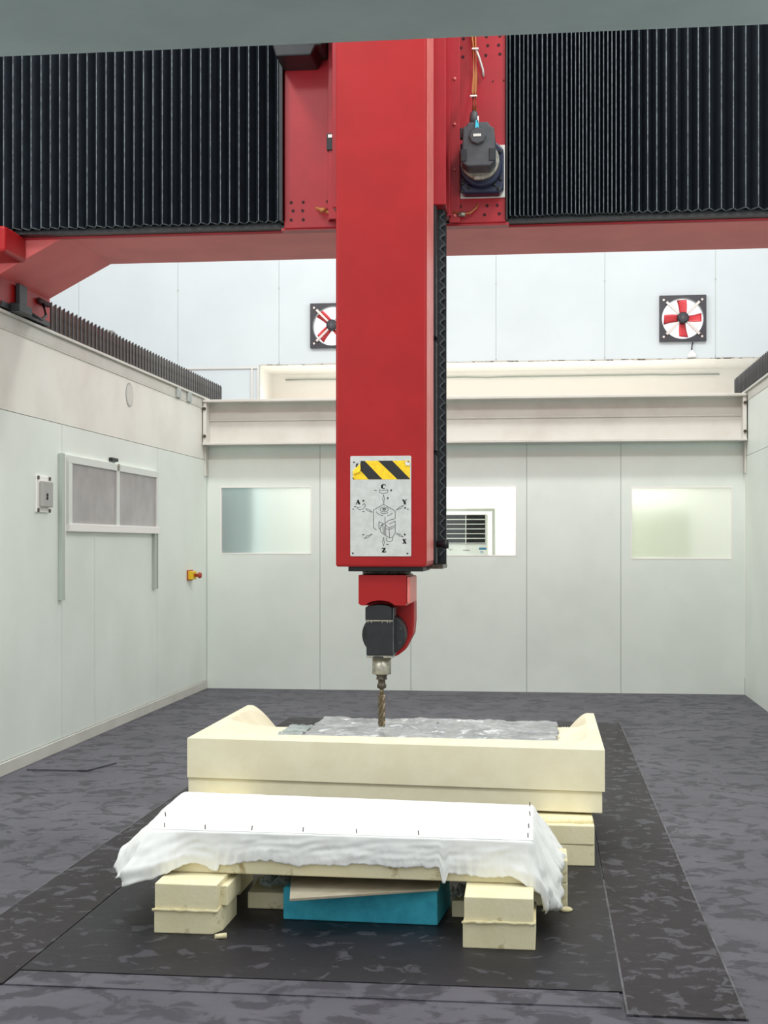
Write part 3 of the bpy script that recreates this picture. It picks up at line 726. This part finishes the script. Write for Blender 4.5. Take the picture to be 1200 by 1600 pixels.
# ================================================================== AIR CONDITIONER behind the clear window
ac = thing('air_conditioner', (-.86, 15.75, 0), 'white cabinet air conditioner behind the clear window', 'air conditioner')
AX0, AX1 = -1.115, -.61
box(AX0, AX1, 15.55, 15.9, 0, 1.95).build('body', 'ac_white', ac, bevel=.02)
box(AX0 + .035, AX1 - .035, 15.54, 15.552, 1.60, 1.935).build('grille_recess', 'ink', ac)
for k in range(7):
    z = 1.605 + k * .0535
    box(AX0 + .035, AX1 - .035, 15.534, 15.54, z, z + .010).build('louvre', 'ac_white', ac, bevel=.003)
box((AX0 + AX1) / 2 - .004, (AX0 + AX1) / 2 + .004, 15.53, 15.54, 1.60, 1.935).build('grille_bar', 'ac_white', ac)
box(AX1 - .105, AX1 - .02, 15.546, 15.55, 1.43, 1.56).build('energy_label', 'white', ac)
box(AX1 - .105, AX1 - .02, 15.5445, 15.546, 1.535, 1.56).build('label_band', 'ink_blue', ac)
m = MB(); m.ribbon([(AX1 - .09, 1.515), (AX1 - .06, 1.515)], .006, 15.5445).ribbon([(AX1 - .09, 1.50), (AX1 - .05, 1.50)], .006, 15.5445).ribbon([(AX1 - .08, 1.455), (AX1 - .03, 1.455)], .016, 15.5445)
m.build('label_print', 'ink_blue', ac)
m = MB(); m.ribbon([(-.895, 1.53), (-.815, 1.53)], .007, 15.5445).ribbon([(-1.06, 1.54), (-1.01, 1.54)], .004, 15.5445).ribbon([(-1.04, 1.525), (-1.03, 1.525)], .008, 15.5445).build('badge_print', 'ink_grey', ac)
st_ = struct(MB().box(-1.19, -1.15, 15.45, 15.5, 1.4, 2.0).box(-1.15, -.53, 15.45, 15.5, 1.965, 2.0).box(-.565, -.53, 15.45, 15.5, 1.4, 1.965).build('trim_3', 'cream'), 'pale frame around the air conditioner grille', 'trim')

# ================================================================== BACK MOULD
SH = -.0834
def sy(x, d): return 7.20 + SH * (x + .8) + d          # front line runs slightly askew
mo = thing('foam_mould', (-.8, 8.0, .22), 'large cream foam mould block with scooped top under the cutter', 'mould')
def lerp_tab(tab, x):
    if x <= tab[0][0]: return tab[0][1]
    for (a, va), (b, vb) in zip(tab[:-1], tab[1:]):
        if x <= b: 
            t = (x - a) / (b - a); return va + (vb - va) * t
    return tab[-1][1]
X0, X1, D = -1.916, .315, 1.545
def topz(x, d):
    riml = lerp_tab([(0, -1.60), (.3, -1.70), (.5, -1.82), (.8, -1.87), (1.55, -1.885)], d)
    botl = lerp_tab([(0, -1.40), (.35, -1.41), (.5, -1.44), (.85, -1.53), (1.3, -1.64), (1.55, -1.68)], d)
    rimr = lerp_tab([(0, .12), (.3, .20), (.5, .24), (.9, .255), (1.55, .268)], d)
    botr = lerp_tab([(0, .03), (.35, .05), (.6, .08), (.9, .10), (1.3, .10), (1.55, .09)], d)
    rimf = lerp_tab([(-1.9, .20), (-1.4, .24), (.07, .31), (.3, .33)], x); botf = rimf + .07
    k = max(0, min(1, (d - .9) / .5))                      # the hollow runs out steeply at the rear
    dep = .06 + .14 * max(0, min(1, (d - lerp_tab([(-1.9, .80), (-1.55, 1.0), (-1.40, 1.05), (-1.33, 1.36), (.08, 1.36), (.2, 1.1), (.3, 1.0)], x)) / .08))
    def prof(u): u = max(0, min(1, u)); return (1 - (1 - u) ** 2) * (1 - k) + k * u ** 1.4
    v = min(prof((x - riml) / (botl - riml)), prof((rimr - x) / (rimr - botr)), max(0, min(1, (d - rimf) / (botf - rimf))))
    return .547 - dep * v
NX, ND = 150, 90
m = MB()
m.grid(lambda u, v: (X0 + (X1 - X0) * u, sy(X0 + (X1 - X0) * u, D * v), topz(X0 + (X1 - X0) * u, D * v)), NX, ND, False)
def skirt(fn, n):
    m.grid(lambda u, v: (*fn(u)[:2], fn(u)[2] + (.334 - fn(u)[2]) * v), n, 1, False)
skirt(lambda u: (X0 + (X1 - X0) * u, sy(X0 + (X1 - X0) * u, 0), topz(X0 + (X1 - X0) * u, 0)), NX)
skirt(lambda u: (X0 + (X1 - X0) * u, sy(X0 + (X1 - X0) * u, D), topz(X0 + (X1 - X0) * u, D)), NX)
skirt(lambda u: (X0, sy(X0, D * u), topz(X0, D * u)), ND)
skirt(lambda u: (X1, sy(X1, D * u), topz(X1, D * u)), ND)
m.hull8([(X0, sy(X0, 0), .334), (X1, sy(X1, 0), .334), (X1, sy(X1, D), .334), (X0, sy(X0, D), .334)], [(X0, sy(X0, 0), .335), (X1, sy(X1, 0), .335), (X1, sy(X1, D), .335), (X0, sy(X0, D), .335)])
ub = m.build('upper_body', 'foam', mo)
bm = bmesh.new(); bm.from_mesh(ub.data); bmesh.ops.remove_doubles(bm, verts=bm.verts, dist=.0004); bmesh.ops.recalc_face_normals(bm, faces=bm.faces); bm.to_mesh(ub.data); bm.free()
a, b = X0 + .003, X1 - .012
MB().hull8([(a, sy(a, .012), .222), (b, sy(b, .012), .222), (b, sy(b, D - .01), .222), (a, sy(a, D - .01), .222)],
           [(a, sy(a, .012), .332), (b, sy(b, .012), .332), (b, sy(b, D - .01), .332), (a, sy(a, D - .01), .332)]).build('lower_layer', 'foam', mo, bevel=.004)
# plastic film lying in the hollow
def film(x0, x1, d0, d1, z, amp, label, mt, seed):
    def P(u, v):
        x = x0 + (x1 - x0) * u; d = d0 + (d1 - d0) * v
        e = .02 * nz(u * 9, seed); e2 = .02 * nz(v * 9, seed + 3)
        r = amp * (nz(x * 7, d * 9, seed) + .6 * abs(nz(x * 19, d * 23, seed + 2)) + .35 * nz(x * 41, d * 47, seed))
        return (x + e2 * (1 if u > .5 else -1), sy(x, d + e), max(.4905, z + r))
    o = MB().grid(P, 130, 80).build('plastic_film', mt, recalc=False)
    so = o.modifiers.new('s', 'SOLIDIFY'); so.thickness = .002; so.offset = 1
    tag(o, label, 'film', 'plastic films in the mould')
film(-1.37, .085, .40, 1.40, .502, .014, 'crumpled grey plastic film lying in the mould hollow', 'film', 1.3)
film(-1.52, -1.385, .48, 1.0, .497, .010, 'narrow greenish film strip beside the mould left horn', 'film_low', 5.1)

# ================================================================== FOAM SUPPORT BLOCKS
def fblock(x0, x1, y0, y1, z0, z1, label, group, m_='foam_old', notch=None, glue=None, jag=.004, cham=0):
    T = thing('foam_block', ((x0 + x1) / 2, (y0 + y1) / 2, z0), label, 'foam block', group)
    def j(): return random.uniform(-jag, jag)
    if cham:
        poly = [(x0 + j(), y0), (x1 - cham, y0 + j()), (x1 + j(), y0 + cham * 2.2), (x1, y1), (x0, y1)]
    else: poly = [(x0 + j(), y0 + j()), (x1 + j(), y0 + j()), (x1 + j(), y1), (x0 + j(), y1)]
    mb = MB().prism(poly, 'z', z0, z1)
    mb.build('body', m_, T, bevel=.004)
    if glue:
        pts = []
        nn = 18
        for k in range(nn + 1):
            x = x0 - .006 + (x1 - x0 + .012) * k / nn
            pts.append((x, y0 - .002 + .006 * nz(k * .7, glue), z0 + .004 * nz(k * .9, glue + 2)))
        MB().tube(pts, [.005 + .006 * abs(nz(k * .8, glue + 5)) for k in range(nn + 1)], 8).build('glue_bead', 'foam_glue', T)
        pts = [(x1 + .001, y0 + (y1 - y0) * k / 8, z0 + .004 * nz(k, glue)) for k in range(9)]
        MB().tube(pts, [.006 + .005 * abs(nz(k * .8, glue + 7)) for k in range(9)], 8).build('glue_bead', 'foam_glue', T)
    if notch:
        box(*notch).build('ledge', m_, T, bevel=.003)
    return T
G = 'foam support blocks'
fblock(-1.584, -1.305, 5.488, 5.80, .008, .104, 'lower foam block at front left under the covered slab', G, cham=.03)
fblock(-1.580, -1.318, 5.482, 5.80, .106, .212, 'upper foam block at front left under the covered slab', G, glue=2.2, notch=(-1.318, -1.287, 5.55, 5.80, .112, .192))
fblock(-.309, -.030, 5.42, 5.72, .008, .112, 'lower foam block at front right under the covered slab', G)
fblock(-.310, -.034, 5.414, 5.72, .114, .212, 'upper foam block at front right under the covered slab', G, glue=6.4)
fblock(-.16, .109, 6.09, 6.33, .008, .11, 'lower foam block at rear right under the covered slab', G)
fblock(-.155, .105, 6.09, 6.33, .112, .212, 'upper foam block at rear right under the covered slab', G)
fblock(-1.64, -1.36, 6.12, 6.40, .008, .212, 'foam block at rear left under the covered slab', G)
fblock(-.03, .255, 6.87, 7.24, .008, .112, 'lower foam block under right end of the big mould', G)
fblock(-.028, .252, 6.868, 7.24, .114, .208, 'upper foam block under right end of the big mould', G)
fblock(-1.86, -1.55, 7.10, 7.5, .008, .22, 'foam block under left end of the big mould', G)
fblock(-.03, .25, 8.25, 8.55, .008, .22, 'foam block under the big mould right rear corner', G)
fblock(-1.86, -1.55, 8.35, 8.7, .008, .22, 'foam block under the big mould left rear corner', G)
pts = [(-.02 + .27 * k / 12, 6.93 + .02 * nz(k * .5), .213 + .004 * nz(k * .7, 3)) for k in range(13)]
tag(MB().tube(pts, [.012 + .012 * abs(nz(k * .6, 9)) for k in range(13)], 8).build('foam_strip', 'foam_glue'), 'bulging foam strip squeezed on top of the right mould support', 'foam strip')
tag(MB().lathe((.10, 6.03, .008), [(.028, 0), (.03, .006), (.022, .012)], 'z', 14).build('foam_scrap', 'foam_glue'), 'round foam scrap on floor beside rear right block', 'scrap', 'foam scraps')
tag(MB().tube([(.07, 6.03, .013), (.03, 6.05, .014), (0, 6.0, .013)], .006, 6).build('foam_scrap', 'foam_glue'), 'thin foam string beside the round floor scrap', 'scrap', 'foam scraps')
tag(MB().tube([(-1.312, 5.43, .018), (-1.27, 5.45, .018)], [.010, .012], 8).build('foam_scrap', 'foam_glue'), 'small foam crumb at foot of front left block', 'scrap', 'foam scraps')

# ================================================================== COVERED SLAB, BLUE FOAM
FL_, FR_, RL_, RR_ = (-1.645, 5.685), (-.038, 5.640), (-1.730, 6.555), (-.042, 6.40)
sl = thing('foam_slab', (-.84, 6.05, .213), 'low cream foam slab under the white sheet', 'foam slab')
MB().hull8([(*FL_, .213), (*FR_, .213), (*RR_, .213), (*RL_, .213)], [(*FL_, .384), (*FR_, .384), (*RR_, .384), (*RL_, .384)]).build('body', 'foam_old', sl, bevel=.006)

HEM = [(-1.66, .175), (-1.60, .158), (-1.55, .143), (-1.44, .135), (-1.405, .15), (-1.37, .165), (-1.355, .165), (-1.352, .138), (-1.29, .136), (-1.18, .112), (-1.07, .125), (-1.0, .133), (-.95, .118), (-.88, .128), (-.74, .112),
       (-.57, .125), (-.42, .118), (-.408, .185), (-.395, .185), (-.385, .145), (-.31, .145), (-.22, .155), (-.165, .150), (-.09, .128), (-.05, .15), (-.03, .17)]
def cloth():
    m = MB()
    def top(u, v):
        a = Vector(FL_).lerp(Vector(FR_), u); b = Vector(RL_).lerp(Vector(RR_), u); p = a.lerp(b, v)
        edge = min(1, min(u, 1 - u) * 12, min(v, 1 - v) * 8)
        return (p.x, p.y, .3905 + .004 * edge * (nz(p.x * 3, p.y * 9, 1) + .6) + .0015 * nz(p.x * 20, p.y * 20))
    m.grid(top, 120, 50)
    # skirt down the left end, the front and the right end
    cor = [Vector(RL_), Vector(FL_), Vector(FR_), Vector(RR_)]
    segs = [(cor[i], cor[i + 1]) for i in range(3)]
    nrm = [Vector((-1, -.1)).normalized(), Vector((-.03, -1)).normalized(), Vector((1, 0))]
    cols = []
    for k, (a, b) in enumerate(segs):
        n = (110, 260, 110)[k]
        for i in range(n + (1 if k == 2 else 0)):
            t = i / n; p = a.lerp(b, t); d = nrm[k]
            if k == 0 and t > .72: q = (t - .72) / .28 * .5; d = nrm[0].lerp(nrm[1], q)
            if k == 1 and t < .06: d = nrm[0].lerp(nrm[1], .5 + t / .06 * .5)
            if k == 1 and t > .96: d = nrm[1].lerp(nrm[2], (t - .96) / .04 * .5)
            if k == 2 and t < .22: d = nrm[1].lerp(nrm[2], .5 + t / .22 * .5)
            d = d.normalized()
            if k == 0:   # left end flares out
                L = .13 + .05 * nz(t * 6, 4) + .05 * t; off = .10 + .09 * t; A = .036
                if t > .85: off *= 1 - (t - .85) / .15 * .35
            elif k == 1:
                L = lerp_tab(HEM, p.x); off = .012; A = .007
                if t < .10: s_ = 1 - t / .10; L += .05 * s_; off += .13 * s_ ** 1.5; A += .022 * s_
                if t > .94: s_ = (t - .94) / .06; L += .06 * s_; off += .04 * s_; A += .02 * s_
            else:
                L = .25 + .05 * nz(t * 9, 7) + .05 * math.sin(min(1, t * 2.2) * math.pi); off = .055 + .05 * min(1, t * 3); A = .05
            L += .007 * nz(p.x * 40 + p.y * 37, 2.7) + (.05 * max(0, nz(t * 17, k + 3.3)) if k != 1 else 0) + .004 * nz(p.x * 90 + p.y * 83, 1.7)
            cols.append((p, d, L, off, A, k * 10 + t * (7 if k != 1 else 16), k))
    NR = 22
    vs = []
    for (p, d, L, off, A, s_, k) in cols:
        for r in range(NR + 1):
            t = r / NR
            if t < .06: o, dz = -.012 + t / .06 * .012, 0
            else:
                tt = (t - .06) / .94
                if k == 0: o = off * tt ** .75; dz = L * tt ** 1.25
                else: o = off * min(1, tt * 1.4); dz = L * tt
                fr = 1.0 if k == 1 else 1.3
                o += A * tt * (nz(s_ * fr, tt * .9, 3) + .7 * (.5 - 2 * abs(nz(s_ * 2.4, tt * 1.2, 8))) + .35 * (.5 - 2 * abs(nz(s_ * 5.5, tt * 2.5, 4)))) + (A * .5) * tt * nz(s_ * .7, tt * 5, 5) + (.006 if k == 1 else 0)
                if k == 1: o += .007 * math.sin(math.pi * min(1, tt * 1.2)) * nz(s_ * 1.1, tt * 6 + .6 * s_, 12)
                dz += A * .5 * tt * nz(s_ * 2.1, 11)
            vs.append((p.x + d.x * o, p.y + d.y * o, max(.012, .3912 - dz)))
    n = len(cols); fs = []
    for i in range(n - 1):
        for r in range(NR): fs.append((i * (NR + 1) + r, (i + 1) * (NR + 1) + r, (i + 1) * (NR + 1) + r + 1, i * (NR + 1) + r + 1))
    m.add(vs, fs, True)
    return m
cs = thing('white_sheet', (-.84, 6.0, .39), 'thin white sheet pinned over the front foam slab', 'sheet')
cl = cloth().build('cloth', 'cloth', cs, recalc=False)
so = cl.modifiers.new('s', 'SOLIDIFY'); so.thickness = .002; so.offset = 1
pins = [(-1.60, 5.72), (-1.42, 5.70), (-1.22, 5.70), (-1.0, 5.695), (-.77, 5.69), (-.51, 5.685), (-.06, 5.69), (-1.66, 5.95), (-.058, 5.88), (-.055, 6.15), (-.06, 6.37)]
for x, y in pins:
    MB().tube([(x, y, .385), (x + random.uniform(-.004, .004), y, .412)], .0022, 6).build('pin', 'dark_steel', cs)

bf = MB().hull8([(-1.094, 5.745, .009), (-.435, 5.722, .009), (-.40, 6.05, .009), (-1.06, 6.07, .009)], [(-1.094, 5.75, .145), (-.437, 5.728, .157), (-.41, 6.05, .157), (-1.06, 6.07, .145)])
tag(bf.build('blue_foam', 'blue_foam', bevel=.006), 'teal blue foam block lying under the covered slab', 'foam block')
bd = MB().hull8([(-1.02, 5.50, .150), (-.43, 5.70, .160), (-.43, 5.98, .160), (-1.10, 5.98, .150)], [(-1.02, 5.50, .162), (-.43, 5.70, .170), (-.43, 5.98, .170), (-1.10, 5.98, .162)])
tag(bd.build('thin_board', 'board', bevel=.002), 'thin greyish board resting on the teal foam block', 'board')
sc = MB().grid(lambda u, v: (-1.22 + .17 * u, 5.86 + .16 * v, .13 + .04 * nz(u * 3, v * 3, 4) + .02 * nz(u * 9, v * 9, 2)), 14, 12, False).build('crumpled_film', 'film_low', recalc=False)
sc.modifiers.new('s', 'SOLIDIFY').thickness = .003
tag(sc, 'crumpled white plastic scrap beside the front left block', 'film')
sc = MB().hull8([(-1.28, 5.9, .009), (-1.11, 5.9, .009), (-1.11, 6.15, .009), (-1.28, 6.15, .009)], [(-1.28, 5.9, .08), (-1.11, 5.9, .08), (-1.11, 6.15, .09), (-1.28, 6.15, .09)])
tag(sc.build('foam_offcut', 'foam_old', bevel=.005), 'foam offcut in the shadow behind the front left block', 'foam block')
sc = MB().grid(lambda u, v: (-.385 + .08 * u, 5.80 + .14 * v, .125 + .03 * nz(u * 3, v * 3, 14) + .03 * nz(u * 8, v * 8, 6)), 10, 10, False).build('crumpled_film', 'film_low', recalc=False)
sc.modifiers.new('s', 'SOLIDIFY').thickness = .003
tag(sc, 'crumpled film hanging beside the front right block', 'film')
sc = MB().hull8([(-.385, 5.86, .009), (-.315, 5.86, .009), (-.315, 6.0, .009), (-.385, 6.0, .009)], [(-.385, 5.86, .08), (-.315, 5.86, .08), (-.315, 6.0, .08), (-.385, 6.0, .08)])
tag(sc.build('foam_offcut', 'foam_old', bevel=.005), 'small foam offcut between teal block and front right block', 'foam block')
